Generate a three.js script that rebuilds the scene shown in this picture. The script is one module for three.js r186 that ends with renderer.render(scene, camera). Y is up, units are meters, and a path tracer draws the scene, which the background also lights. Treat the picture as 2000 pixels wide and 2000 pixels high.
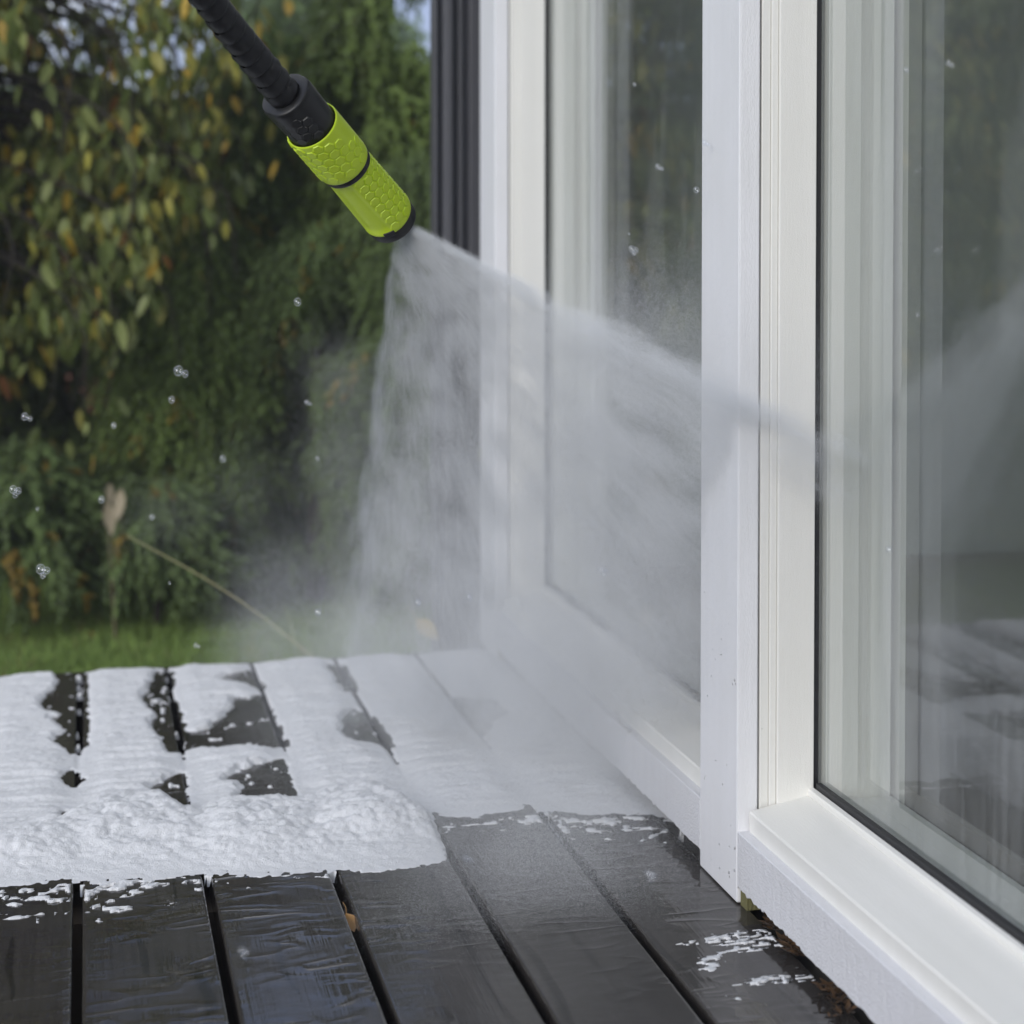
import * as THREE from 'three';
import { mergeGeometries } from 'three/addons/utils/BufferGeometryUtils.js';
import { RoundedBoxGeometry } from 'three/addons/geometries/RoundedBoxGeometry.js';

// ------------------------------------------------------------------ camera, sky, sun, exposure
const scene = new THREE.Scene();
const F = 3460, H = 0.6515, YAW = 13.563 * Math.PI / 180, PITCH = 1.523 * Math.PI / 180;
const camera = new THREE.PerspectiveCamera(2 * Math.atan(1000 / F) * 180 / Math.PI, 1, 0.05, 300);
camera.position.set(0, H, 0);
camera.rotation.order = 'YXZ';
camera.rotation.y = -YAW; camera.rotation.x = -PITCH;
camera.setViewOffset(2000, 2000, 0, 440, 2000, 2000);   // the photograph is the lower part of a level, taller frame
camera.focus = 1.75;
camera.userData.fStop = 4.4;
camera.updateMatrixWorld(true);

const renderer = new THREE.WebGLRenderer({ antialias: true });
renderer.setSize(1024, 1024);
renderer.toneMapping = THREE.LinearToneMapping;
renderer.toneMappingExposure = 1.42;
renderer.shadowMap.enabled = true;

// seeded random and noise
let seed = 12345;
const rnd = () => { seed = (seed + 0x6d2b79f5) | 0; let t = Math.imul(seed ^ (seed >>> 15), 1 | seed); t = (t + Math.imul(t ^ (t >>> 7), 61 | t)) ^ t; return ((t ^ (t >>> 14)) >>> 0) / 4294967296; };
const R = (a, b) => a + (b - a) * rnd();
const gauss = () => { let s = 0; for (let i = 0; i < 6; i++) s += rnd(); return (s - 3) / 0.7071; };
const hash = (x, y, z) => { let h = Math.imul(x, 374761393) ^ Math.imul(y, 668265263) ^ Math.imul(z, 2147483647 - 1274126177); h = Math.imul(h ^ (h >>> 13), 1274126177); h = Math.imul(h ^ (h >>> 15), 0x2c1b3c6d); return ((h ^ (h >>> 16)) >>> 0) / 4294967296; };
const fade = (t) => t * t * t * (t * (t * 6 - 15) + 10);
function noise(x, y, z = 0, px = 0, py = 0) {           // value noise 0..1; px, py: periods
  const ix = Math.floor(x), iy = Math.floor(y), iz = Math.floor(z), u = fade(x - ix), v = fade(y - iy), w = fade(z - iz);
  const m = (a, p) => p ? ((a % p) + p) % p : a, x0 = m(ix, px), x1 = m(ix + 1, px), y0 = m(iy, py), y1 = m(iy + 1, py);
  const L = (a, b, t) => a + (b - a) * t;
  const s = (k) => L(L(hash(x0, y0, k), hash(x1, y0, k), u), L(hash(x0, y1, k), hash(x1, y1, k), u), v);
  return w ? L(s(iz), s(iz + 1), w) : s(iz);
}
function fbm(x, y, z = 0, o = 4, px = 0, py = 0) { let s = 0, a = 0.5, n = 0; for (let i = 0; i < o; i++) { s += a * noise(x, y, z + i * 17, px, py); n += a; a *= 0.5; x *= 2; y *= 2; px *= 2; py *= 2; } return s / n; }
const clamp = (x, a = 0, b = 1) => Math.min(b, Math.max(a, x));
const sstep = (a, b, x) => { const t = clamp((x - a) / (b - a)); return t * t * (3 - 2 * t); };
const lerp = (a, b, t) => a + (b - a) * t;

// a broken overcast: pale cloud, blue-grey low down and in the holes
{
  let skyAt = 9; for (let best = 9, k = 0; k < 60; k++) { let v = 0; for (const a of [-1.9, -1.7, -1.5, -1.3]) for (const e of [0.1, 0.2, 0.4]) { const q = 1 / (Math.sin(e) + 0.25); v += fbm(Math.cos(a) * Math.cos(e) * q * 2.2 + k * 1.37, Math.sin(a) * Math.cos(e) * q * 2.2 + 5, 3, 5); } if (v < best) { best = v; skyAt = k * 1.37; } }   // a blue hole over the garden
  const W = 512, Hh = 256, data = new Float32Array(W * Hh * 4);
  for (let j = 0; j < Hh; j++) {
    const el = ((j + 0.5) / Hh - 0.5) * Math.PI, y = Math.sin(el);
    for (let i = 0; i < W; i++) {
      const az = ((i + 0.5) / W - 0.5) * 2 * Math.PI, k = 1 / (Math.max(y, 0) + 0.25);
      const n = fbm(Math.cos(az) * Math.cos(el) * k * 2.2 + skyAt, Math.sin(az) * Math.cos(el) * k * 2.2 + 5, 3, 5);
      const up = sstep(0.02, 0.55, y), haze = 0.13 * (1 - sstep(0.05, 0.30, y)), c = sstep(0.36 + haze, 0.60 + haze, n);
      const clear = [lerp(0.31, 0.25, up), lerp(0.38, 0.34, up), lerp(0.55, 0.56, up)], cloud = [lerp(0.88, 0.86, up), lerp(0.90, 0.87, up), lerp(0.92, 0.90, up)];
      const o = (j * W + i) * 4;
      for (let q = 0; q < 3; q++) data[o + q] = lerp(clear[q], cloud[q], c);
      data[o + 3] = 1;
    }
  }
  const sky = new THREE.DataTexture(data, W, Hh, THREE.RGBAFormat, THREE.FloatType);
  sky.mapping = THREE.EquirectangularReflectionMapping; sky.magFilter = sky.minFilter = THREE.LinearFilter; sky.needsUpdate = true;
  scene.background = sky; scene.fog = new THREE.FogExp2(new THREE.Color().setRGB(0.90, 0.93, 1.0), 0.006);   // drifting fine spray
  scene.environment = sky;
}
const sun = new THREE.DirectionalLight(new THREE.Color().setRGB(1, 0.96, 0.9), 1.5);   // the bright side of the overcast, behind and left of the camera
sun.position.set(-6.5, 4, 5); sun.target.position.set(0.3, 0, -2); sun.castShadow = true; sun.shadow.radius = 60;
Object.assign(sun.shadow.camera, { left: -6, right: 6, top: 6, bottom: -6, near: 0.1, far: 30 });
scene.add(sun, sun.target);

// ------------------------------------------------------------------ helpers
const counts = {};
function numbered(n) { const k = counts[n] = (counts[n] ?? -1) + 1; return k ? n + '_' + String(k).padStart(3, '0') : n; }
function tag(o, label, category, group, kind) { if (label) o.userData.label = label; if (category) o.userData.category = category; if (group) o.userData.group = group; if (kind) o.userData.kind = kind; return o; }
function thing(name, label, category, group, kind) { const g = new THREE.Group(); g.name = numbered(name); scene.add(g); return tag(g, label, category, group, kind); }
function part(name, geo, mat, parent, label) { const m = new THREE.Mesh(geo, mat); m.name = name; m.castShadow = m.receiveShadow = true; parent.add(m); if (label) m.userData.label = label; return m; }
function sub(name, parent) { const g = new THREE.Group(); g.name = name; parent.add(g); return g; }
function boxUV(g) {                                      // uv in metres from the dominant axis
  g = g.index ? g.toNonIndexed() : g;
  const p = g.attributes.position, n = g.attributes.normal, uv = new Float32Array(p.count * 2);
  for (let i = 0; i < p.count; i++) {
    const ax = Math.abs(n.getX(i)), ay = Math.abs(n.getY(i)), az = Math.abs(n.getZ(i));
    if (ax >= ay && ax >= az) { uv[2 * i] = p.getZ(i); uv[2 * i + 1] = p.getY(i); } else if (ay >= az) { uv[2 * i] = p.getX(i); uv[2 * i + 1] = p.getZ(i); } else { uv[2 * i] = p.getX(i); uv[2 * i + 1] = p.getY(i); }
  }
  g.setAttribute('uv', new THREE.BufferAttribute(uv, 2));
  return g;
}
// box from x0..x1, y0..y1 and depth d0..d1 (distance along the boards, away from the camera)
function box(x0, x1, y0, y1, d0, d1, r = 0.0015) {
  const w = x1 - x0, h = y1 - y0, d = d1 - d0;
  const g = r > 0 ? new RoundedBoxGeometry(w, h, d, 2, Math.min(r, w / 2.1, h / 2.1, d / 2.1)) : new THREE.BoxGeometry(w, h, d);
  g.translate((x0 + x1) / 2, (y0 + y1) / 2, -(d0 + d1) / 2);
  return boxUV(g);
}
const std = (o) => new THREE.MeshStandardMaterial(o), phys = (o) => new THREE.MeshPhysicalMaterial(o);
const rgb = (r, g, b) => new THREE.Color().setRGB(r, g, b);
function dataTex(n, fn, srgb = false, m = n) {
  const d = new Uint8Array(n * m * 4);
  for (let j = 0; j < m; j++) for (let i = 0; i < n; i++) { const v = fn(i / n, j / m), o = (j * n + i) * 4; if (typeof v === 'number') { d[o] = d[o + 1] = d[o + 2] = clamp(v) * 255; } else { for (let k = 0; k < 3; k++) d[o + k] = clamp(v[k]) * 255; } d[o + 3] = 255; }
  const t = new THREE.DataTexture(d, n, m); t.wrapS = t.wrapT = THREE.RepeatWrapping; t.magFilter = t.minFilter = THREE.LinearFilter; if (srgb) t.colorSpace = THREE.SRGBColorSpace; t.needsUpdate = true; return t;
}
const rep = (t, x, y = x) => { const c = t.clone(); c.repeat.set(x, y); c.needsUpdate = true; return c; };

// ------------------------------------------------------------------ materials
const T_grain = dataTex(512, (u, v) => 0.5 + 0.35 * (fbm(u * 64, v * 8, 1, 4, 64, 8) - 0.5) + 0.35 * (noise(u * 256, v * 128, 4, 256, 128) - 0.5));        // brushed paint, strokes along v
const T_speck = dataTex(512, (u, v) => { const a = fbm(u * 12, v * 12, 7, 4, 12, 12), b = noise(u * 90, v * 60, 9, 90, 60), s = b > 0.992 ? 0.6 : 1; const k = (0.95 + 0.07 * a) * s; return [k, k, k * 0.995]; }, false);
const T_paint = dataTex(1024, (u, v) => { const a = fbm(u * 10, v * 6, 7, 4, 10, 6), st = fbm(u * 70, v * 2, 13, 3, 70, 2), b = noise(u * 140, v * 90, 9, 140, 90), k = (0.93 + 0.06 * a + 0.045 * (st - 0.5)) * (b > 0.9988 ? 0.5 : 1); return [k, k * 0.998, k * (0.985 + 0.02 * a)]; });   // brushed white, water-stained in runs, a few fly specks
const M = {
  paint: std({ color: rgb(0.84, 0.84, 0.855), roughness: 0.45, map: rep(T_paint, 1.6), bumpMap: rep(T_grain, 5, 3), bumpScale: 0.0005 }),
  fascia: std({ color: rgb(0.74, 0.74, 0.76), roughness: 0.5, map: rep(T_paint, 2.2), bumpMap: rep(T_grain, 3, 6), bumpScale: 0.0016 }),
  cream: std({ color: rgb(0.84, 0.83, 0.78), roughness: 0.35, map: rep(T_paint, 1.1), bumpMap: rep(T_grain, 9, 9), bumpScale: 0.0003 }),
  gasket: std({ color: rgb(0.02, 0.02, 0.022), roughness: 0.55 }),
  darkPaint: std({ color: rgb(0.08, 0.08, 0.088), roughness: 0.38, bumpMap: rep(T_grain, 4), bumpScale: 0.001 }),
  room: std({ color: rgb(0.24, 0.265, 0.245), roughness: 0.9 }),
  roomFloor: std({ color: rgb(0.10, 0.085, 0.07), roughness: 0.5 }),
  mossWood: std({ color: rgb(0.16, 0.15, 0.06), roughness: 0.8, bumpMap: rep(T_grain, 8), bumpScale: 0.002 }),
  stone: std({ color: rgb(0.12, 0.115, 0.11), roughness: 0.9 }),
};
// glass: clear, with soap film left on the outside where the spray runs down
const T_film = dataTex(1024, (u, v) => {
  const s = fbm(u * 160, v * 6, 2, 4, 160, 6), d = fbm(u * 300, v * 30, 5, 3, 300, 30), b = fbm(u * 5, v * 4, 8, 4, 5, 4);
  const where = 0.22 + 0.50 * b - 2.4 * v + 0.10 * (s - 0.5);        // suds ran down the lower part of the panes
  const f = sstep(0.0, 0.30, where) * sstep(0.36, 0.70, 0.6 * s + 0.4 * d);
  return 0.965 - 0.06 * f - 0.05 * sstep(0.45, 0.7, fbm(u * 14, v * 10, 19, 4, 14, 10));
});
const T_filmRough = dataTex(512, (u, v) => 0.03 + 0.11 * sstep(0.45, 0.75, fbm(u * 24, v * 10, 12, 4, 24, 10)));
M.paneOut = phys({ color: rgb(0.93, 0.955, 0.95), roughness: 1, roughnessMap: rep(T_filmRough, 1.2, 0.45), transmission: 1, transmissionMap: rep(T_film, 1.1, 0.45), ior: 1.9, thickness: 0 });
M.paneIn = phys({ color: rgb(0.93, 0.955, 0.95), roughness: 0.0, transmission: 1, ior: 1.9, thickness: 0 });

// ------------------------------------------------------------------ ground
{
  const T_lawn = dataTex(512, (u, v) => { const a = fbm(u * 20, v * 20, 3, 4, 20, 20), b = noise(u * 150, v * 150, 5, 150, 150); return [0.22 + 0.12 * a + 0.08 * b, 0.30 + 0.14 * a + 0.12 * b, 0.12 + 0.06 * a]; }, true);
  const g = new THREE.PlaneGeometry(60, 60); g.rotateX(-Math.PI / 2); g.translate(0, -0.3, -20);
  const uv = g.attributes.uv; for (let i = 0; i < uv.count; i++) uv.setXY(i, uv.getX(i) * 60, uv.getY(i) * 60);
  const m = part('lawn', g, std({ map: T_lawn, roughness: 0.95 }), scene); tag(m, 'green lawn behind the deck', null, null, 'structure');
}
// ------------------------------------------------------------------ deck: planks on joists
const PITCHX = 0.128, GAP0 = -0.0105, DECK_END = 2.722;
{
  const deck = thing('deck', 'dark stained wooden deck, wet and half covered in white foam', null, null, 'structure');
  const T_ripple = dataTex(1024, (u, v) => {
    const patch = sstep(0.45, 0.66, fbm(u * 5, v * 5, 21, 3, 5, 5));
    const wx = u + 0.05 * fbm(u * 8, v * 8, 40, 3, 8, 8), wv = v + 0.07 * fbm(u * 6, v * 6, 41, 3, 6, 6);
    const r1 = Math.pow(1 - Math.abs(2 * fbm(wx * 7, wv * 20, 22, 2, 7, 20) - 1), 3), r2 = fbm(wx * 16, wv * 44, 23, 3, 16, 44), gr = fbm(u * 160, v * 6, 24, 3, 160, 6);
    return 0.30 + 0.42 * patch * r1 + 0.14 * r2 + 0.10 * gr + 0.12 * fbm(u * 7, v * 10, 29, 2, 7, 10);
  });
  const T_wood = dataTex(1024, (u, v) => { const g = fbm(u * 120, v * 3, 25, 4, 120, 3), b = fbm(u * 6, v * 6, 26, 4, 6, 6); const crack = fbm(u * 40 + 3 * fbm(u * 3, v * 3, 33, 2, 3, 3), v * 2, 27, 2, 40, 2); const k = 0.020 + 0.020 * g + 0.020 * b - (crack > 0.74 ? 0.018 : 0); return [k * 1.12, k, k * 0.90].map((x) => x * 6); });
  const T_wet = dataTex(512, (u, v) => { const a = fbm(u * 9, v * 9, 28, 4, 9, 9), d = noise(u * 140, v * 140, 30, 140, 140); return 0.04 + 0.12 * sstep(0.46, 0.62, a) + (d > 0.9 ? 0.1 : 0); });
  const mat = phys({ color: rgb(0.145, 0.145, 0.148), map: rep(T_wood, 2), roughness: 1, roughnessMap: rep(T_wet, 2.2), bumpMap: rep(T_ripple, 2.4), bumpScale: 0.0011, ior: 1.5 });
  const W = PITCHX - 0.0088, s = new THREE.Shape(), b = 0.0032, th = 0.028;
  s.moveTo(-W / 2, -th); s.lineTo(-W / 2, -b); s.quadraticCurveTo(-W / 2, 0, -W / 2 + b, 0); s.lineTo(W / 2 - b, 0); s.quadraticCurveTo(W / 2, 0, W / 2, -b); s.lineTo(W / 2, -th); s.closePath();
  for (let k = -34; k < 5; k++) {
    let g = new THREE.ExtrudeGeometry(s, { depth: 3.9, bevelEnabled: false, steps: 1, curveSegments: 4 });
    g.translate(GAP0 + PITCHX * (k + 0.5), R(-0.0008, 0.0008), -DECK_END + (k > -3 ? R(0, 0.004) : 0));
    g = boxUV(g);
    const uv = g.attributes.uv, ou = R(0, 5), ov = R(0, 5); for (let i = 0; i < uv.count; i++) uv.setXY(i, uv.getX(i) + ou, uv.getY(i) + ov);
    part('plank', g, mat, deck);
  }
  part('end_board', box(-4.4, 0.66, -0.298, -0.004, DECK_END + 0.002, DECK_END + 0.030, 0.003), mat, deck, 'dark board closing the far end of the deck');
  const j = []; for (let z = -0.9; z < 2.7; z += 0.45) j.push(box(-4.4, 0.66, -0.16, -0.030, z, z + 0.045, 0));
  part('joist', mergeGeometries(j), std({ color: rgb(0.11, 0.085, 0.06), roughness: 0.9 }), deck);
  part('bare_soil', box(-4.4, 0.66, -0.299, -0.27, -1.1, 2.70, 0), std({ color: rgb(0.09, 0.07, 0.05), roughness: 0.95 }), deck);
  part('side_board', box(-4.43, -4.402, -0.298, -0.004, -1.1, 2.75, 0.003), mat, deck);
  part('side_board', box(-4.40, 0.64, -0.298, -0.034, -1.13, -1.102, 0.003), mat, deck);
}
// ------------------------------------------------------------------ house: posts, windows, skirting, dark corner
const XO = 0.617, XG = 0.7035;                           // outer face of the trim, outer pane
const POSTS = [[1.619, 1.727], [2.670, 2.778], [0.569, 0.677]];
{
  const house = thing('house', 'white framed glazed house wall with a dark grey corner, right of the deck', 'house');
  const postLabel = ['middle white post between the two windows', 'far white post at the end of the wall', 'near white post beside the right window'];
  POSTS.forEach(([a, b], i) => {
    const p = sub('post', house); p.userData.label = postLabel[i];
    part('trim_board', box(XO, 0.6388, 0.0015, 2.15, a, b, 0.0022), M.paint, p);
    part('post_core', box(0.6405, 0.80, 0.02, 2.15, a + 0.010, b - 0.010, 0), M.cream, p);
    if (i !== 2 || true) {
      for (const [side, z] of [[-1, a], [1, b]]) {       // jamb mouldings on both sides
        const at = (x0, x1, out) => side < 0 ? box(x0, x1, 0.075, 2.1, z - out, z + 0.012, 0.0012) : box(x0, x1, 0.075, 2.1, z - 0.012, z + out, 0.0012);
        part('frame_moulding', mergeGeometries([at(0.6408, 0.6500, -0.0012), at(0.6501, 0.6571, 0.0012)]), M.cream, p);
        part('frame_jamb', at(0.6572, 0.6958, 0.0042), M.cream, p);
        part('rubber_seal', at(0.6962, 0.7030, -0.001), M.gasket, p);
        part('frame_back', at(0.7085, 0.778, 0.0042), M.cream, p);
      }
    }
    part('post_foot', box(0.6205, 0.640, 0.0, 0.019, a - 0.018, a - 0.0005, 0.001), M.mossWood, p);
  });
  const bays = [[1.733, 2.664, 'window at left behind the spray'], [0.683, 1.613, 'near window at right with water running down the glass']];
  bays.forEach(([a, b, label]) => {
    const w = sub('window', house); w.userData.label = label;
    const len = b - a + 0.006;
    const s = new THREE.Shape([[0.632, 0.060], [0.6292, 0.064], [0.6285, 0.0905], [0.6300, 0.0926], [0.6890, 0.1040], [0.6890, 0.060]].map((q) => new THREE.Vector2(...q)));
    let g = new THREE.ExtrudeGeometry(s, { depth: len, bevelEnabled: false }); g.translate(0, 0, -b - 0.003); part('bottom_rail', boxUV(g), M.cream, w);
    const s2 = new THREE.Shape([[0.6892, 0.060], [0.6892, 0.1085], [0.6906, 0.1104], [0.6955, 0.1112], [0.6966, 0.110], [0.6966, 0.060]].map((q) => new THREE.Vector2(...q)));
    g = new THREE.ExtrudeGeometry(s2, { depth: len, bevelEnabled: false }); g.translate(0, 0, -b - 0.003); part('glazing_bead', boxUV(g), M.cream, w);
    part('rubber_seal', box(0.6968, 0.7030, 0.062, 0.1165, a, b, 0.001), M.gasket, w);
    part('inner_rail', box(0.7085, 0.778, 0.062, 0.0985, a, b, 0.002), M.cream, w);
    part('top_rail', box(0.630, 0.778, 2.06, 2.15, a - 0.004, b + 0.004, 0.002), M.cream, w);
    for (const [x, m] of [[XG, M.paneOut], [XG + 0.022, M.paneIn]]) {
      const pg = new THREE.PlaneGeometry(b - a + 0.02, 1.98); pg.rotateY(-Math.PI / 2); pg.translate(x, 0.10 + 0.99, -(a + b) / 2);
      const uv = pg.attributes.uv, ps = pg.attributes.position; for (let i = 0; i < uv.count; i++) uv.setXY(i, ps.getZ(i), ps.getY(i));
      part('pane', pg, m, w);
    }
    part('spacer_bar', box(XG + 0.004, XG + 0.018, 0.090, 0.1025, a + 0.004, b - 0.004, 0.001), M.gasket, w);
  });
  // skirting boards with a ragged, worn lower edge
  for (const [a, b, label] of [[1.7275, 2.6695, 'white skirting board under the left window'], [0.6775, 1.6185, 'white skirting board under the near window']]) {
    const n = 260, sh = new THREE.Shape(); sh.moveTo(a, 0.0715); sh.lineTo(b, 0.0715);
    for (let i = n; i >= 0; i--) { const z = lerp(a, b, i / n); sh.lineTo(z, 0.0185 + 0.0035 * (fbm(z * 60, 3, 2, 3) - 0.5) + 0.0035 * (noise(z * 260, 1) - 0.5) * (noise(z * 12, 8) > 0.45 ? 1 : 0.2)); }
    let g = new THREE.ExtrudeGeometry(sh, { depth: 0.014, bevelEnabled: true, bevelSize: 0.0008, bevelThickness: 0.0012, bevelSegments: 1 });
    g.rotateY(Math.PI / 2); g.translate(XO + 0.0015, 0, 0); part('skirting_board', boxUV(g), M.fascia, house, label);
  }
  part('plinth', box(0.652, 0.80, -0.3, 0.062, -1.6, 2.78, 0), M.stone, house);
  part('lintel', box(XO, 0.80, 2.152, 2.6, -1.6, 2.8, 0.004), M.paint, house);
  part('side_wall', box(XO, 0.80, 0.0, 2.15, -1.6, 0.567, 0.003), M.paint, house);
  // the room behind the glass
  part('room_floor', box(0.802, 3.8, -0.2, 0.10, -1.6, 2.83, 0), M.roomFloor, house);
  part('ceiling', box(0.802, 3.8, 2.4, 2.6, -1.6, 2.83, 0), M.room, house);
  part('back_wall', box(3.802, 3.95, -0.3, 2.6, -1.6, 2.83, 0), M.room, house);
  part('end_wall', box(0.802, 3.95, -0.3, 2.6, -1.75, -1.602, 0), M.room, house);
  part('far_wall', box(0.802, 3.95, -0.3, 2.6, 2.84, 2.95, 0), M.room, house);
  part('roof', box(0.50, 4.2, 2.602, 2.75, -1.9, 3.1, 0.01), M.darkPaint, house);
  // dark corner beyond the end of the deck: boards and fillets of different depth
  const c = sub('corner_casing', house); c.userData.label = 'dark grey painted wall corner beyond the far post';
  part('casing_core', mergeGeometries([box(0.5585, 1.2, -0.3, 2.6, 2.862, 2.884, 0.002), box(0.66, 1.2, -0.3, 2.6, 2.886, 3.10, 0)]), M.darkPaint, c);
  part('casing_strip', box(0.5560, 0.5610, -0.3, 2.6, 2.846, 2.880, 0.001), M.darkPaint, c);
  part('casing_strip', box(0.5700, 0.5860, -0.3, 2.6, 2.838, 2.861, 0.004), M.darkPaint, c);
  part('casing_strip', box(0.5960, 0.6060, -0.3, 2.6, 2.850, 2.861, 0.003), M.darkPaint, c);
  part('casing_strip', box(0.6150, 0.640, -0.3, 2.6, 2.846, 2.861, 0.003), M.darkPaint, c);
}
// ------------------------------------------------------------------ plants behind the deck
const up = new THREE.Vector3(0, 1, 0), Q = new THREE.Quaternion(), V = (x, y, z) => new THREE.Vector3(x, y, z);
function leafGeo(l, w, fold = 0.25, bend = 0.2) {        // pointed leaf hanging down -y, folded along the midrib
  const pos = [], idx = [], n = 5;
  for (let i = 0; i <= n; i++) { const t = i / n, ww = w * Math.sin(Math.PI * Math.pow(t, 0.75)) * 0.5 + (i === 0 ? w * 0.03 : 0), z = bend * l * t * t; pos.push(-ww, -l * t, z + fold * ww, 0, -l * t, z, ww, -l * t, z + fold * ww); }
  for (let i = 0; i < n; i++) { const a = i * 3; idx.push(a, a + 3, a + 1, a + 1, a + 3, a + 4, a + 1, a + 4, a + 2, a + 2, a + 4, a + 5); }
  const g = new THREE.BufferGeometry(); g.setAttribute('position', new THREE.Float32BufferAttribute(pos, 3)); g.setIndex(idx); g.computeVertexNormals(); return g;
}
const leafMat = phys({ color: 0xffffff, roughness: 0.55, transmission: 0.35, thickness: 0, side: THREE.DoubleSide, ior: 1.4 });
const leafMatDull = phys({ color: 0xffffff, roughness: 0.8, transmission: 0.3, thickness: 0, side: THREE.DoubleSide, ior: 1.35 });
const bark = std({ color: rgb(0.06, 0.05, 0.04), roughness: 0.95, bumpMap: rep(T_grain, 6), bumpScale: 0.004 });
function limb(pts, r0, r1, seg = 8) {                    // tapered limb through points
  const c = new THREE.CatmullRomCurve3(pts), n = Math.max(4, pts.length * 3), g = new THREE.TubeGeometry(c, n, 1, seg);
  const p = g.attributes.position;
  for (let i = 0; i <= n; i++) { const q = c.getPointAt(i / n), r = lerp(r0, r1, i / n); for (let j = 0; j <= seg; j++) { const k = i * (seg + 1) + j; p.setXYZ(k, q.x + (p.getX(k) - q.x) * r, q.y + (p.getY(k) - q.y) * r, q.z + (p.getZ(k) - q.z) * r); } }
  g.computeVertexNormals(); return g;
}
function instanced(name, geo, mat, list, parent) {       // list: [position, quaternion, scale vector, colour]
  const m = new THREE.InstancedMesh(geo, mat, list.length), mx = new THREE.Matrix4(); m.name = name;
  list.forEach(([p, q, s, c], i) => { m.setMatrixAt(i, mx.compose(p, q, s)); if (c) m.setColorAt(i, c); });
  m.castShadow = m.receiveShadow = true; parent.add(m); return m;
}
const quat = (yaw, pitch, roll) => new THREE.Quaternion().setFromEuler(new THREE.Euler(pitch, yaw, roll, 'YXZ'));
function autumn() {                                      // one leaf of the yellowing tree
  const k = rnd(), b = R(0.7, 1.25);
  if (k < 0.46) return rgb(0.13 * b, 0.17 * b, 0.036 * b);
  if (k < 0.76) return rgb(0.27 * b, 0.31 * b, 0.10 * b);
  if (k < 0.93) return rgb(0.40 * b, 0.37 * b, 0.07 * b);
  if (k < 0.98) return rgb(0.55 * b, 0.36 * b, 0.04 * b);
  return rgb(0.28 * b, 0.11 * b, 0.03 * b);
}
// the yellowing tree at the left: trunk, drooping limbs, leaves that hang from their twigs
{
  const t = thing('broadleaf_tree', 'drooping broadleaf tree with yellow and green autumn leaves, upper left', 'tree');
  const bx = -0.55, bz = -4.55;
  part('trunk', limb([V(bx, -0.32, bz), V(bx + 0.03, 0.5, bz), V(bx - 0.02, 1.3, bz + 0.05), V(bx + 0.02, 2.3, bz)], 0.075, 0.03, 12), bark, t);
  const L = [], tw = [];
  const bottom = (x) => (x < -0.1 ? 0.10 : x < 0.1 ? lerp(0.12, 0.42, (x + 0.1) / 0.2) : lerp(0.42, 0.78, clamp((x - 0.1) / 0.26)));
  for (let i = 0; i < 900; i++) {
    const a = R(0, Math.PI * 2), rr = Math.sqrt(rnd()), ex = bx + Math.cos(a) * rr * 1.02, ez = bz + Math.sin(a) * rr * 0.62 + 0.12, y0 = R(0.45, 2.35);
    const low = bottom(ex); if (y0 < low) continue;
    const pts = [V(bx, Math.min(2.3, y0 * 0.8 + 0.35), bz), V(lerp(bx, ex, 0.6), y0 + 0.16, lerp(bz, ez, 0.6)), V(ex, y0, ez), V(ex + R(-0.05, 0.05), y0 - R(0.1, 0.25), ez + R(-0.05, 0.05))];
    tw.push(limb(pts, 0.008, 0.002, 5));
    const c = new THREE.CatmullRomCurve3(pts), n = 48 + Math.floor(R(0, 20));
    for (let k = 0; k < n; k++) {
      const q = c.getPointAt(lerp(0.25, 1, Math.pow(rnd(), 0.7))); q.x += gauss() * 0.045; q.z += gauss() * 0.045; q.y += gauss() * 0.045 - 0.02;
      if (q.y < bottom(q.x) + 0.06 * gauss() || (q.y > 1.25 && q.x > -0.05) || ((q.x + 0.02) / 0.085) ** 2 + ((q.y - 0.33) / 0.07) ** 2 < 1) continue;
      const gap = noise(q.x * 5 + 40, q.y * 5, q.z * 3); if (gap > 0.67) continue;
      const s = R(0.6, 1.25);
      L.push([q, quat(R(0, 6.28), R(-0.45, 0.45), R(-0.5, 0.5)), V(s, s * R(0.85, 1.2), s), autumn()]);
    }
  }
  part('branches', mergeGeometries(tw), bark, t);
  tag(instanced('crown', leafGeo(0.052, 0.023), leafMat, L, t), null, null, null, 'stuff');
}
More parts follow.
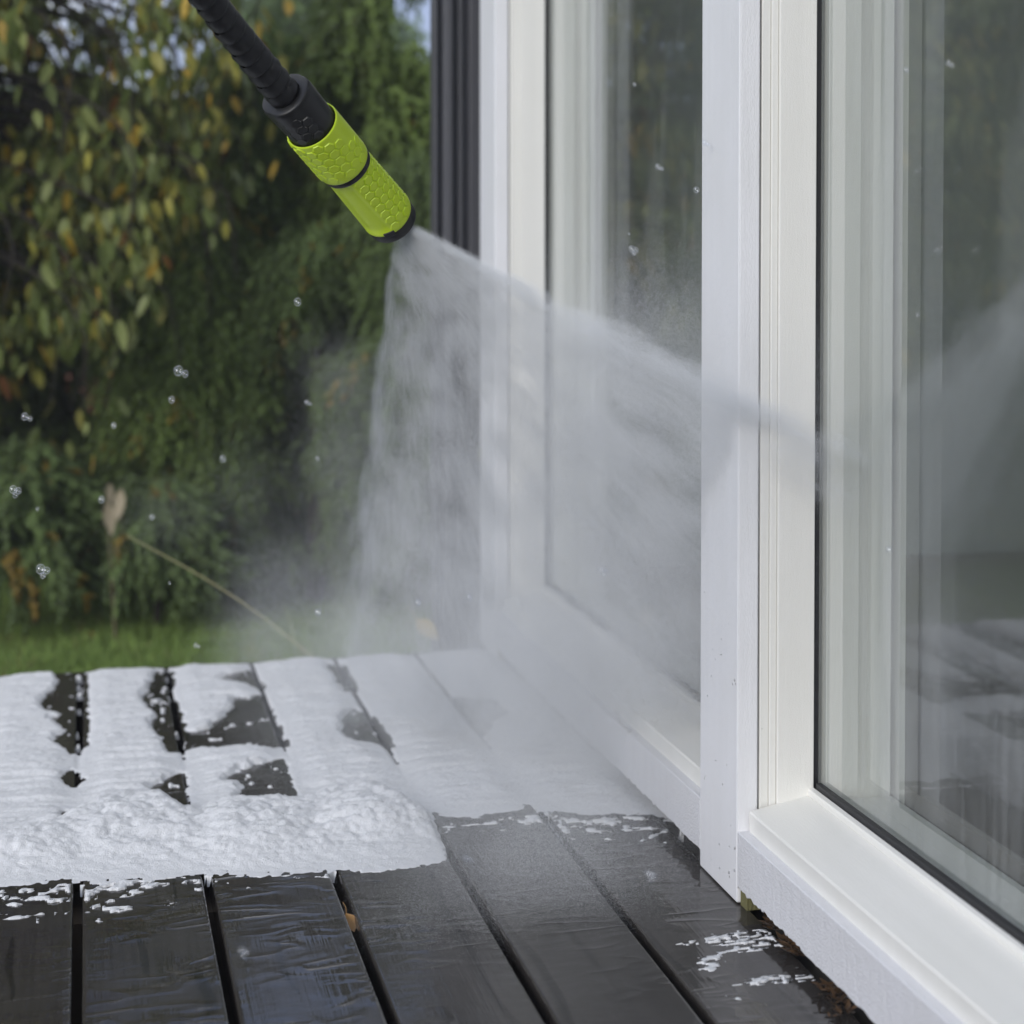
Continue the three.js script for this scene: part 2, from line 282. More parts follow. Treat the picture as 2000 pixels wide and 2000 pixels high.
// a spray of narrow drooping needles or small leaves
function sprayGeo(n, len, wid, l) {
  const parts = [];
  for (let i = 0; i < n; i++) { const t = (i + 0.5) / n, g = leafGeo(l * R(0.7, 1.2), wid, 0.15, 0.1); g.applyQuaternion(quat(R(0, 6.28), R(-0.7, 0.5), R(-0.5, 0.5))); g.translate(gauss() * len * 0.10 * (1 - t * 0.5), -t * len, gauss() * len * 0.10); parts.push(g); }
  return mergeGeometries(parts);
}
const sprays = [sprayGeo(16, 0.13, 0.007, 0.028), sprayGeo(14, 0.10, 0.011, 0.025)];
function conifer(name, label, cat, group, x, z, top, r, n, tint, opt = {}) {
  const t = thing(name, label, cat, group), L = [];
  part('trunk', limb([V(x, -0.32, z), V(x + 0.01, top * 0.5, z), V(x, top - 0.15, z)], top < 0.3 ? 0.010 : 0.03, top < 0.3 ? 0.004 : 0.01, 8), bark, t);
  for (let i = 0; i < n; i++) {
    const h = Math.pow(rnd(), 0.9), y = lerp(opt.low ?? -0.17, top, h), prof = r * Math.pow(1 - h, opt.taper ?? 0.45) * (0.8 + 0.4 * noise(h * 9, x * 7, 3)) + 0.015, a = R(0, 6.283), rr = prof * Math.sqrt(R(0.12, 1)) * (0.75 + 0.5 * noise(Math.cos(a) * 2 + x * 9, y * 5, Math.sin(a) * 2));
    const p = V(x + Math.cos(a) * rr, y + gauss() * 0.02 + 0.06, z + Math.sin(a) * rr * 0.9);
    if (noise(p.x * 6, p.y * 4 + 3, p.z * 6 + 20) > (opt.hole ?? 0.72)) continue;
    const b = R(0.6, 1.3), s = R(0.7, 1.25), w = rnd() < (opt.gold ?? 0.02);
    L.push([p, quat(-a + Math.PI / 2, R(-0.9, -0.1), R(-0.3, 0.3)), V(s, s, s), w ? rgb(0.30 * b, 0.20 * b, 0.03 * b) : rgb(tint[0] * b, tint[1] * b, tint[2] * b)]);
  }
  tag(instanced('crown', sprays[opt.kind ?? 0], leafMatDull, L, t), null, null, null, 'stuff');
}
const G = 'garden shrubs and conifers behind the lawn';
conifer('conifer', 'dark pointed conifer behind the spraying nozzle', 'conifer', G, 0.46, -4.75, 1.16, 0.20, 3800, [0.125, 0.19, 0.053], { taper: 0.6 });
conifer('tall_shrub', 'lighter green bushy shrub next to the dark house corner', 'shrub', G, 0.76, -4.65, 1.32, 0.30, 6000, [0.15, 0.215, 0.05], { kind: 1, gold: 0.03, taper: 0.35 });
conifer('conifer', 'green drooping conifer rising in the middle of the hedge', 'conifer', G, 0.27, -4.55, 0.72, 0.20, 3400, [0.17, 0.24, 0.062], { taper: 0.5, gold: 0.02 });
conifer('conifer', 'dark shaded conifer left of the falling water', 'conifer', G, 0.56, -4.45, 0.62, 0.18, 2800, [0.12, 0.175, 0.052], { taper: 0.4 });
conifer('conifer', 'shaded conifer low behind the white spray', 'conifer', G, 0.82, -4.35, 0.8, 0.2, 2800, [0.12, 0.175, 0.052], { taper: 0.4 });
conifer('small_bush', 'low leafy bush at the lawn edge, lower left corner of the garden', 'bush', G, -0.12, -4.30, 0.10, 0.24, 700, [0.12, 0.175, 0.055], { kind: 1, taper: 0.4, gold: 0.03, hole: 0.66 });
conifer('small_bush', 'low bush with thin stems under the pale dried leaves', 'bush', G, 0.16, -4.25, 0.03, 0.17, 420, [0.11, 0.16, 0.05], { kind: 1, taper: 0.4, gold: 0.04, hole: 0.66 });
// the dense hedge behind, running on past the left of the frame
{
  const L = [];
  for (let i = 0; i < 22000; i++) {
    const x = R(-6.5, 1.3), top = x < 0.18 ? (x < -0.9 ? 1.7 : 0.62 + 0.1 * noise(x * 6, 2)) + 0.12 * noise(x * 9, 7) : 1.02 + 0.12 * noise(x * 9, 4);
    const y = lerp(-0.3, top, Math.pow(rnd(), 0.8)), z = x < -0.9 ? -4.9 + x * 0.10 + R(-0.25, 0.35) : R(-5.9, -5.15);
    if (noise(x * 4, y * 4, z * 4) > 0.76 || ((x - 0.02) / 0.085) ** 2 + ((y - 0.15) / 0.075) ** 2 < 1) continue;   // a gap low in the hedge shows the wall beyond
    const b = R(0.5, 1.25), gold = x < -0.9 && rnd() < 0.15, s = R(1.3, 2.1);
    L.push([V(x, y + 0.1, z), quat(R(0, 6.28), R(-0.8, 0.2), R(-0.4, 0.4)), V(s, s, s), gold ? rgb(0.2 * b, 0.18 * b, 0.04 * b) : rgb(0.135 * b, 0.185 * b, 0.058 * b)]);
  }
  const t = thing('hedge', 'dense dark green hedge closing off the garden behind the shrubs', 'hedge');
  for (const x of [-6, -5, -4, -3, -2, -1.2, -0.4, 0.3, 0.9]) part('trunk', limb([V(x, -0.32, -5.35), V(x + 0.05, 0.2, -5.35), V(x, 0.9, -5.35)], 0.05, 0.02, 6), bark, t);
  tag(instanced('crown', sprays[1], leafMatDull, L, t), null, null, null, 'stuff');
}
// trees farther off, closing the view behind the hedge
{
  const t = thing('far_trees', 'far green trees showing between the nearer crowns', 'trees', null, 'stuff'), L = [];
  for (let i = 0; i < 12000; i++) { const x = R(-4, 3.2), top = 0.70 + 1.2 * fbm(x * 0.9 + 5, 3, 2, 3) + 0.5 * sstep(0.7, 1.2, x), y = lerp(-0.3, top, Math.pow(rnd(), 0.7)), b = R(0.6, 1.3), s = R(2.0, 3.4); if (noise(x * 2.2, y * 2.5, 9) > 0.72) continue; L.push([V(x, y + 0.15, R(-10.5, -9.2)), quat(R(0, 6.28), R(-0.8, 0.2), R(-0.4, 0.4)), V(s, s, s), rgb(0.12 * b, 0.18 * b, 0.06 * b)]); }
  instanced('foliage', sprays[1], leafMatDull, L, t);
}
// pale dried leaves on a stem, a low red wall far behind, fallen leaves, a straw
{
  const t = thing('dried_plant', 'withered stem with pale cream dried leaves in front of the dark hedge', 'plant');
  const x = 0.045, z = -4.12;
  part('stem', mergeGeometries([limb([V(x + 0.02, -0.3, z), V(x + 0.01, -0.1, z), V(x, 0.09, z + 0.01)], 0.004, 0.002, 6), limb([V(x + 0.01, -0.1, z), V(x + 0.035, 0.0, z), V(x + 0.03, 0.08, z)], 0.003, 0.0015, 6)]), std({ color: rgb(0.2, 0.17, 0.1), roughness: 0.9 }), t);
  const m = phys({ color: rgb(0.50, 0.42, 0.29), roughness: 0.8, transmission: 0.3, thickness: 0 }), lg = leafGeo(0.085, 0.034, 0.4, 0.15);
  for (const [dx, dy, ry, rz, s] of [[0.0, 0.055, 0.3, 0.12, 0.9], [0.006, 0.10, 0.5, -0.1, 0.6], [0.033, 0.085, -0.4, -0.08, 0.85], [0.02, -0.09, 0.2, 0.3, 0.5]]) { const l = part('dried_leaf', lg, m, t); l.position.set(x + dx, dy, z + 0.01); l.quaternion.copy(quat(ry, 0, rz)); l.scale.setScalar(s); }
}
{
  const t = thing('garden_wall', 'low salmon red garden wall glimpsed through the leaves at left', 'wall');
  for (let r = 0; r < 5; r++) for (let i = 0; i < 9; i++) part('brick', box(0, 0.205, 0, 0.062, 0, 0.1, 0.006), std({ color: rgb(0.42 * R(0.85, 1.1), 0.13, 0.09), roughness: 0.85 }), t).position.set(-1.0 + 0.215 * i + (r % 2) * 0.1, -0.3 + r * 0.072, -8);
  part('wall_core', box(-1.0, 1.0, -0.3, 0.045, 8.012, 8.088, 0), std({ color: rgb(0.35, 0.3, 0.27), roughness: 0.95 }), t);
}
function fallenLeaf(label, p, q, s, c) {
  const t = thing('fallen_leaf', label, 'leaf', 'fallen autumn leaves');
  const m = phys({ color: c, roughness: 0.5, transmission: 0.25, thickness: 0 });
  const b = part('leaf_blade', leafGeo(0.05, 0.034, 0.35, 0.25), m, t); const st = part('leaf_stalk', limb([V(0, 0, 0), V(0.002, 0.012, 0.003), V(-0.001, 0.026, 0.004)], 0.0008, 0.0006, 5), m, t);
  t.position.copy(p); t.quaternion.copy(q); t.scale.setScalar(s);
}
fallenLeaf('small orange leaf caught in the gap between two wet boards', V(0.2425, -0.001, -1.690), quat(0.2, -0.7, 0.1), 0.42, rgb(0.42, 0.22, 0.06));
fallenLeaf('pale yellow leaf on the far end of the deck, seen through the mist', V(0.505, 0.052, -2.74), quat(0.4, -0.5, 0.5), 0.95, rgb(0.60, 0.46, 0.16));
fallenLeaf('orange leaf lying on the lawn, farther of the two', V(-0.006, -0.262, -4.20), quat(0.6, -1.0, 0.6), 0.9, rgb(0.42, 0.16, 0.04));
fallenLeaf('orange leaf lying on the lawn close to the deck edge', V(0.02, -0.272, -4.02), quat(-0.6, -1.2, 0.9), 0.9, rgb(0.40, 0.13, 0.05));
fallenLeaf('torn pale green leaf stuck to the edge of the far post', V(0.612, 0.315, -2.775), quat(0.9, 0.1, 0.5), 0.55, rgb(0.40, 0.42, 0.25));
{
  const t = thing('straw', 'dry straw stalk leaning over the deck edge in front of the lawn', 'straw');
  part('stalk', limb([V(0.0646, 0.1673, -2.9554), V(0.1848, 0.1064, -2.8733), V(0.27, 0.052, -2.825), V(0.345, -0.006, -2.775)], 0.0006, 0.0012, 6), std({ color: rgb(0.36, 0.33, 0.16), roughness: 0.7 }), t);
  part('side_blade', limb([V(0.32, 0.01, -2.79), V(0.316, 0.035, -2.80), V(0.302, 0.075, -2.80)], 0.0015, 0.0006, 5), std({ color: rgb(0.26, 0.30, 0.12), roughness: 0.7 }), t);
}
// lawn blades
{
  const tuft = []; for (let i = 0; i < 14; i++) { const g = leafGeo(R(0.03, 0.06), 0.0045, 0.2, 0.4); g.rotateX(Math.PI); g.applyQuaternion(quat(R(0, 6.28), R(-0.4, 0.4), R(-0.3, 0.3))); g.translate(gauss() * 0.018, 0, gauss() * 0.018); tuft.push(g); }
  const L = []; for (let i = 0; i < 16000; i++) { const x = R(-0.8, 1.2), z = -R(2.80, 5.0), b = R(0.7, 1.3), k = rnd(); L.push([V(x, -0.302, z), quat(R(0, 6.28), 0, 0), V(1, R(0.6, 1.2), 1), k < 0.05 ? rgb(0.3 * b, 0.26 * b, 0.1 * b) : rgb(0.25 * b, 0.36 * b, 0.09 * b)]); }
  const m = instanced('grass', mergeGeometries(tuft), leafMatDull, L, scene); tag(m, 'short green grass between deck and hedge', 'grass', null, 'stuff');
}
// ------------------------------------------------------------------ foam on the deck
const HOLES = [
  [-0.046, 2.726, -0.004, 2.72, -0.002, 2.348, -0.017, 2.302, -0.042, 2.36, -0.022, 2.403, -0.046, 2.473, -0.028, 2.486, -0.052, 2.512, -0.065, 2.566, -0.048, 2.614, -0.038, 2.683],
  [0.103, 2.711, 0.122, 2.698, 0.113, 2.576, 0.121, 2.429, 0.118, 2.282, 0.101, 2.274, 0.097, 2.342, 0.082, 2.425, 0.097, 2.449, 0.076, 2.539, 0.091, 2.628],
  [0.201, 2.519, 0.239, 2.525, 0.243, 2.494, 0.245, 2.265, 0.118, 2.284, 0.121, 2.345, 0.161, 2.374, 0.201, 2.475],
  [0.192, 2.646, 0.238, 2.677, 0.246, 2.577, 0.209, 2.618], [0.2, 2.188, 0.234, 2.202, 0.231, 2.032, 0.172, 2.046, 0.181, 2.121, 0.161, 2.142],
  [0.11, 2.182, 0.106, 2.048, 0.093, 2.091, 0.07, 2.127], [-0.029, 2.193, -0.019, 2.218, -0.01, 2.189, -0.016, 2.158], [-0.032, 2.019, -0.026, 2.06, -0.018, 2.058, -0.021, 2.021],
  [0.36, 2.69, 0.377, 2.669, 0.374, 2.523, 0.364, 2.525], [0.335, 2.373, 0.36, 2.415, 0.376, 2.377, 0.377, 2.233, 0.329, 2.282],
  [0.508, 2.448, 0.56, 2.43, 0.56, 2.35, 0.53, 2.31, 0.507, 2.26],
];
function outside(poly, x, y) {                           // distance to a polygon, negative inside
  let d = 1e9, inside = false; const n = poly.length / 2;
  for (let i = 0, j = n - 1; i < n; j = i++) {
    const ax = poly[2 * i], ay = poly[2 * i + 1], bx = poly[2 * j], by = poly[2 * j + 1], ex = bx - ax, ey = by - ay, t = clamp(((x - ax) * ex + (y - ay) * ey) / (ex * ex + ey * ey));
    d = Math.min(d, Math.hypot(x - ax - ex * t, y - ay - ey * t));
    if ((ay > y) !== (by > y) && x < ex * (y - ay) / ey + ax) inside = !inside;
  }
  return inside ? -d : d;
}
const table = (T, x) => { for (let i = 0; i < T.length - 2; i += 2) if (x < T[i + 2]) return lerp(T[i + 1], T[i + 3], clamp((x - T[i]) / (T[i + 2] - T[i]))); return T[T.length - 1]; };
const FRONT = [-2, 1.86, -0.086, 1.83, -0.009, 1.826, 0.112, 1.818, 0.242, 1.792, 0.305, 1.792, 0.366, 1.802, 0.373, 1.85, 0.376, 1.915, 0.496, 1.92, 0.603, 1.894, 0.64, 1.85];
const BACK = [-2, 1.97, -0.093, 1.985, -0.018, 2.059, 0.02, 2.108, 0.081, 2.104, 0.106, 2.047, 0.199, 2.046, 0.327, 2.066, 0.375, 1.96, 0.5, 2.0, 0.64, 1.95];
const STREAK = [-2, 1.72, -0.082, 1.731, -0.016, 1.728, 0.037, 1.742, 0.11, 1.782, 0.38, 1.80, 0.40, 1.88, 0.7, 1.80];
function puffs(x, d, s, k) {                             // closely packed round bubbles of size s
  const ix = Math.floor(x / s), iy = Math.floor(d / s); let m = 0;
  for (let a = -1; a < 2; a++) for (let b = -1; b < 2; b++) { const cx = ix + a, cy = iy + b, px = (cx + hash(cx, cy, k)) * s, py = (cy + hash(cx, cy, k + 1)) * s, rr = s * (0.5 + 0.5 * hash(cx, cy, k + 2)), q = ((x - px) ** 2 + (d - py) ** 2) / (rr * rr); if (q < 1) m = Math.max(m, rr * Math.sqrt(1 - q)); }
  return m;
}
function foamH(x, d) {
  const jx = x + 0.012 * (fbm(x * 55, d * 55, 1, 4) - 0.5) + 0.004 * (noise(x * 300, d * 200, 61) - 0.5), jd = d + 0.022 * (fbm(x * 45, d * 45, 2, 4) - 0.5) + 0.006 * (noise(x * 300, d * 200, 62) - 0.5);
  const u = (x - GAP0) / PITCHX, e = Math.min(u - Math.floor(u), 1 - u + Math.floor(u)) * PITCHX;      // distance to the nearest gap
  const fd = jd - table(FRONT, x), bd = jd - table(BACK, x);
  let h = -0.01;
  if (fd > 0) {
    const wr = fbm(x * 16 + 1.5 * fbm(x * 10, d * 20, 6, 2), d * 62, 3, 3), lump = fbm(x * 22, d * 30, 4, 4), fine = noise(x * 160, d * 200, 5);
    const cells = Math.pow(fbm(x * 60, d * 75, 9, 3), 1.5);
    const layer = (0.0022 + 0.0074 * wr + 0.20 * puffs(x, d, 0.006, 71)) * lerp(0.22, 1, sstep(0.001, 0.040, e)) - 0.0045 * (1 - sstep(0.001, 0.006, e)) * sstep(0.10, 0.35, bd);
    const back = 1 - sstep(-0.07, 0.02, bd + 0.02 * (lump - 0.5)), fuzz = noise(x * 260, d * 300, 6) * 0.6 + noise(x * 420, d * 460, 7) * 0.4;
    const ridge = back * (sstep(0.0, 0.15, fd) * (0.003 + 0.012 * fbm(x * 13, d * 15, 34, 2) + 0.005 * lump + 0.30 * puffs(x, d, 0.018, 51) + 0.28 * puffs(x, d, 0.0075, 55) + 0.0012 * fuzz) + 0.25 * puffs(x, d * 1.3, 0.007, 58)) * (x > 0.372 ? 0.30 : 1);
    const soft = lerp(1, 0.55, back);
    h = (layer * soft + ridge) * Math.pow(clamp(fd / (0.06 + 0.08 * noise(x * 14, 3))), 0.85) + 0.0008 * fine * (x > 0.372 ? 0.5 : 1) - 0.0003;
    let s = 1e9; for (const p of HOLES) { if (Math.abs(p[0] - x) < 0.3) s = Math.min(s, outside(p, jx, jd)); }
    if (s < 0.010) h = lerp(-0.008, h, Math.sqrt(clamp((s + 0.001) / 0.011)));
    if (s < -0.004) { const f = noise(x * 90, d * 60, 11) * 0.7 + noise(x * 200, d * 160, 12) * 0.3; if (f > 0.78) h = 0.0012 + (f - 0.78) * 0.012; }
    h *= Math.pow(clamp((DECK_END + 0.004 - d) / 0.012), 0.5);
  } else {
    const sd = jd - table(STREAK, x), k = sstep(0.0, 0.10, sd);
    if (sd > -0.02 && e > 0.006) { const f = fbm(x * 58 + 2 * noise(x * 20, d * 30, 2), d * 88, 14, 3); const th = lerp(0.76, 0.42, Math.pow(clamp((sd + 0.02) / 0.10), 0.8)); if (f > th && noise(x * 230, d * 190, 63) > 0.30) h = 0.0002 + 0.010 * (f - th); }
  }
  if (x > 0.49 && x < 0.622 && d > 1.36 && d < 1.60) {    // suds left at the foot of the wall
    const f = fbm(x * 16 + noise(x * 9, d * 9, 3), d * 52, 15, 4), m = sstep(0.49, 0.54, x) * sstep(1.36, 1.42, d) * (1 - sstep(1.55, 1.60, d)); if (f * m > 0.58 && noise(x * 190, d * 330, 64) > 0.42) h = Math.max(h, 0.0002 + (f * m - 0.58) * 0.010);
  }
  return h;
}
const foamMat = phys({ color: rgb(0.68, 0.685, 0.69), roughness: 0.65, bumpMap: rep(dataTex(512, (u, v) => { const a = noise(u * 120, v * 120, 2, 120, 120), b = noise(u * 230, v * 230, 3, 230, 230), c = fbm(u * 24, v * 24, 5, 3, 24, 24); return 0.35 * a + 0.25 * b + 0.4 * c; }), 9), bumpScale: 0.0012 });
{
  const pos = [], uv = [], idx = [];
  function sheet(x0, x1, nx, d0, d1, nd, keep) {
    const id = new Int32Array((nx + 1) * (nd + 1)).fill(-1), hh = new Float32Array((nx + 1) * (nd + 1));
    for (let j = 0; j <= nd; j++) for (let i = 0; i <= nx; i++) hh[j * (nx + 1) + i] = foamH(lerp(x0, x1, i / nx), lerp(d0, d1, j / nd));
    const v = (i, j) => { const k = j * (nx + 1) + i; if (id[k] < 0) { id[k] = pos.length / 3; const x = lerp(x0, x1, i / nx), d = lerp(d0, d1, j / nd); pos.push(x, hh[k], -d); uv.push(x, d); } return id[k]; };
    for (let j = 0; j < nd; j++) for (let i = 0; i < nx; i++) {
      const k = j * (nx + 1) + i; if (Math.max(hh[k], hh[k + 1], hh[k + nx + 1], hh[k + nx + 2]) <= 0.0002) continue;
      const a = v(i, j), b = v(i + 1, j), c = v(i, j + 1), e = v(i + 1, j + 1); idx.push(a, b, e, a, e, c);
    }
  }
  sheet(-0.22, 0.636, 360, 1.40, 2.727, 640, true);
  sheet(-1.6, -0.2205, 170, 1.70, 2.727, 130, false);
  const g = new THREE.BufferGeometry(); g.setAttribute('position', new THREE.Float32BufferAttribute(pos, 3)); g.setAttribute('uv', new THREE.Float32BufferAttribute(uv, 2)); g.setIndex(idx); g.computeVertexNormals();
  const foam = thing('soap_foam', 'white cleaning foam lying over the far half of the deck boards', 'foam', null, 'stuff');
  part('foam_layer', g, foamMat, foam);
  // flecks of foam caught along the ledges of the left window and thrown against post and skirting
  const L = [], fl = (p, q) => L.push([p, quat(R(0, 6.28), R(0, 6.28), 0), V(q * R(0.6, 1.3), q * R(0.5, 1.1), q * R(0.8, 1.8))]);
  for (let i = 0; i < 900; i++) { const z = -R(1.80, 2.64); if (noise(z * 14, 3) < 0.35) continue; const q = R(0.0006, 0.0020); rnd() < 0.7 ? fl(V(0.6955 + gauss() * 0.0012, 0.1115 + Math.abs(gauss()) * 0.0018, z), q) : fl(V(0.6185 + Math.abs(gauss()) * 0.003, 0.0720 + Math.abs(gauss()) * 0.0008, z), q); }
  for (let i = 0; i < 30; i++) fl(V(XO - 0.0001, 0.02 + 0.4 * rnd() ** 2, -R(1.622, 1.724)), R(0.0005, 0.0012));
  instanced('foam_flecks', new THREE.IcosahedronGeometry(1, 1), foamMat, L, foam);
}
// brown leaf litter and grit washed up against the skirting
{
  const t = thing('leaf_litter', 'brown wet leaf litter washed against the skirting, lower right', 'litter', null, 'stuff'), L = [];
  for (let i = 0; i < 900; i++) { const d = R(1.10, 1.56), x = 0.63 - Math.abs(gauss()) * 0.016 * (1.6 - d) * 3, b = R(0.5, 1.4), s = R(0.08, 0.3); if (noise(x * 30, d * 30, 4) < 0.42) continue; L.push([V(x, 0.002 + R(0, 0.004), -d), quat(R(0, 6.28), R(-1.9, -1.2), R(0, 6.28)), V(s, s, s), rgb(0.10 * b, 0.055 * b, 0.025 * b)]); }
  instanced('crumbs', leafGeo(0.05, 0.02, 0.5, 0.3), leafMatDull, L, t);
}
// ------------------------------------------------------------------ the lance
const camR = V(1, 0, 0).applyQuaternion(camera.quaternion), camU = V(0, 1, 0).applyQuaternion(camera.quaternion), camB = V(0, 0, 1).applyQuaternion(camera.quaternion);
const TIP = V(0.3025, 0.6728, -1.7793), TILT = 49 * Math.PI / 180;
{
  const t = thing('pressure_washer_lance', 'black ribbed pressure washer lance with lime green nozzle spraying water', 'pressure washer lance');
  const Y = camR.clone().multiplyScalar(-0.621 * Math.cos(TILT)).addScaledVector(camU, 0.784 * Math.cos(TILT)).addScaledVector(camB, Math.sin(TILT)).normalize();
  const X = camR.clone().multiplyScalar(0.784).addScaledVector(camU, 0.621).normalize(), Z = X.clone().cross(Y);
  t.position.copy(TIP); t.quaternion.setFromRotationMatrix(new THREE.Matrix4().makeBasis(X, Y, Z));
  const lathe = (p, n = 72) => new THREE.LatheGeometry(p.map((q) => new THREE.Vector2(...q)), n);
  const limeTex = rep(T_speck, 6);
  const lime = phys({ color: rgb(0.56, 0.74, 0.025), roughness: 0.40, bumpMap: limeTex, bumpScale: 0.0001 });
  const black = phys({ color: rgb(0.006, 0.006, 0.007), roughness: 0.42, bumpMap: limeTex, bumpScale: 0.0002 }), rubber = std({ color: rgb(0.008, 0.008, 0.010), roughness: 0.48 });
  // front cap with its step, and the hollow mouth
  part('nozzle_cap', lathe([[0.010, 0.004], [0.016, -0.002], [0.022, -0.0065], [0.0252, -0.0065], [0.0262, -0.0045], [0.0264, 0.0060], [0.0240, 0.0062]]), black, t);
  const key = part('nozzle_cap_key', new RoundedBoxGeometry(0.012, 0.007, 0.004, 2, 0.001), black, t); { const a = 112 * Math.PI / 180; key.position.set(Math.cos(a) * 0.0252, 0.0075, Math.sin(a) * 0.0252); key.rotation.y = Math.PI / 2 - a; }
  part('nozzle_mouth', lathe([[0.0005, 0.012], [0.010, 0.010], [0.0105, 0.003]]), black, t);
  const rF = (y) => lerp(0.0268, 0.0247, clamp((y - 0.006) / 0.088));
  {   // front sleeve: the smooth side is a shallow scooped flat
    const g = lathe([[0.0240, 0.0062], [0.0262, 0.0064], [0.0270, 0.0085], ...Array.from({ length: 20 }, (_, i) => { const y = 0.011 + i * 0.0043; return [rF(y), y]; }), [0.0243, 0.0945], [0.0225, 0.095]], 120), p = g.attributes.position;
    for (let i = 0; i < p.count; i++) { const y = p.getY(i), a = Math.atan2(p.getZ(i), p.getX(i)) * 180 / Math.PI, k = sstep(100, 112, a + (y - 0.05) * -120) * (1 - sstep(165, 178, a)) * sstep(0.008, 0.016, y) * (1 - sstep(0.090, 0.094, y)); const r = 1 - 0.075 * k; p.setX(i, p.getX(i) * r); p.setZ(i, p.getZ(i) * r); }
    g.computeVertexNormals(); part('front_sleeve', g, lime, t);
  }
  part('joint_ring', lathe([[0.0222, 0.0925], [0.0258, 0.0935], [0.0262, 0.0948], [0.0262, 0.0985], [0.0250, 0.0998]]), black, t);
  part('rear_sleeve', lathe([[0.0225, 0.1005], [0.0264, 0.1002], [0.0271, 0.1015], [0.0276, 0.1060], [0.0274, 0.1350], [0.0272, 0.1615], [0.0268, 0.1633], [0.0256, 0.1633], [0.0252, 0.1615], [0.0250, 0.140]], 96), lime, t);
  let hexG = new THREE.CylinderGeometry(0.0049, 0.0057, 0.0014, 6); hexG.rotateX(Math.PI / 2); hexG.rotateZ(Math.PI / 6); hexG.translate(0, 0, 0.0002); hexG = hexG.toNonIndexed(); hexG.computeVertexNormals();   // faces +z
  const hex = (a, y, r, mat, name = 'hexagon_pad') => { const h = part(name, hexG, mat, t); h.position.set(Math.cos(a) * r, y, Math.sin(a) * r); h.rotation.y = Math.PI / 2 - a; };
  for (let row = 0; row < 8; row++) for (let k = -7; k < 7; k++) { const y = 0.0150 + (row + (k & 1) * 0.5) * 0.0106, a = 90 + k * 20.0; if (y > 0.090 || a > 97 + (y - 0.05) * 120 || a < -45) continue; hex(a * Math.PI / 180, y, rF(y), lime); }
  for (let row = 0; row < 6; row++) for (let k = -5; k < 7; k++) { const y = 0.1090 + (row + (k & 1) * 0.5) * 0.0106, a = 90 + k * 20.0; if (y > 0.157 || a < 30 + Math.max(0, y - 0.125) * 1600 || a > 215) continue; hex(a * Math.PI / 180, y, 0.0272, lime); }
  // black collar: a rounded body with two flats, and the ribbed bend protector
  {
    const pr = [[0.0238, 0.140], [0.0240, 0.163], [0.0245, 0.2050], [0.0240, 0.2100], [0.0225, 0.2122], [0.0150, 0.2122]], g = lathe(pr, 96), p = g.attributes.position;
    for (let i = 0; i < p.count; i++) { const y = p.getY(i), a = Math.atan2(p.getZ(i), p.getX(i)), f = sstep(0.166, 0.192, y) * Math.max(0, Math.cos((a - 0.75) * 1.0)) ** 3; p.setX(i, p.getX(i) * (1 + 0.10 * sstep(0.168, 0.198, y) * Math.abs(Math.cos(2 * (a - 0.4))) - 0.13 * f)); p.setZ(i, p.getZ(i) * (1 - 0.10 * f)); }
    g.computeVertexNormals(); part('collar', g, black, t);
    for (let row = 0; row < 3; row++) for (let k = 0; k < 4; k++) { const a = (90 + k * 21) * Math.PI / 180; hex(a, 0.169 + (row + (k & 1) * 0.5) * 0.0106, 0.0239, black); }
  }
  const seg = [];
  const bend = (y) => V(0.14 * Math.max(0, y - 0.212) ** 2, y, 0);
  for (let i = 0; i < 34; i++) {
    const y = 0.2120 + i * 0.0152, r = lerp(0.0160, 0.0122, clamp(i / 14)), g = lathe([[r * 0.84, 0], [r * 0.97, 0.0012], [r * 1.02, 0.0035], [r * 0.98, 0.0118], [r * 0.86, 0.0136], [r * 0.84, 0.0154]], 40);
    g.rotateZ(0.16 + 0.03 * Math.sin(i * 2.3)); g.translate(bend(y).x, y, 0); seg.push(g);
  }
  part('ribbed_tube', mergeGeometries(seg), rubber, t);
  part('tube_core', limb([V(0, 0.20, 0), bend(0.4), bend(0.6), bend(0.76)], 0.0136, 0.0104, 20), rubber, t);
}
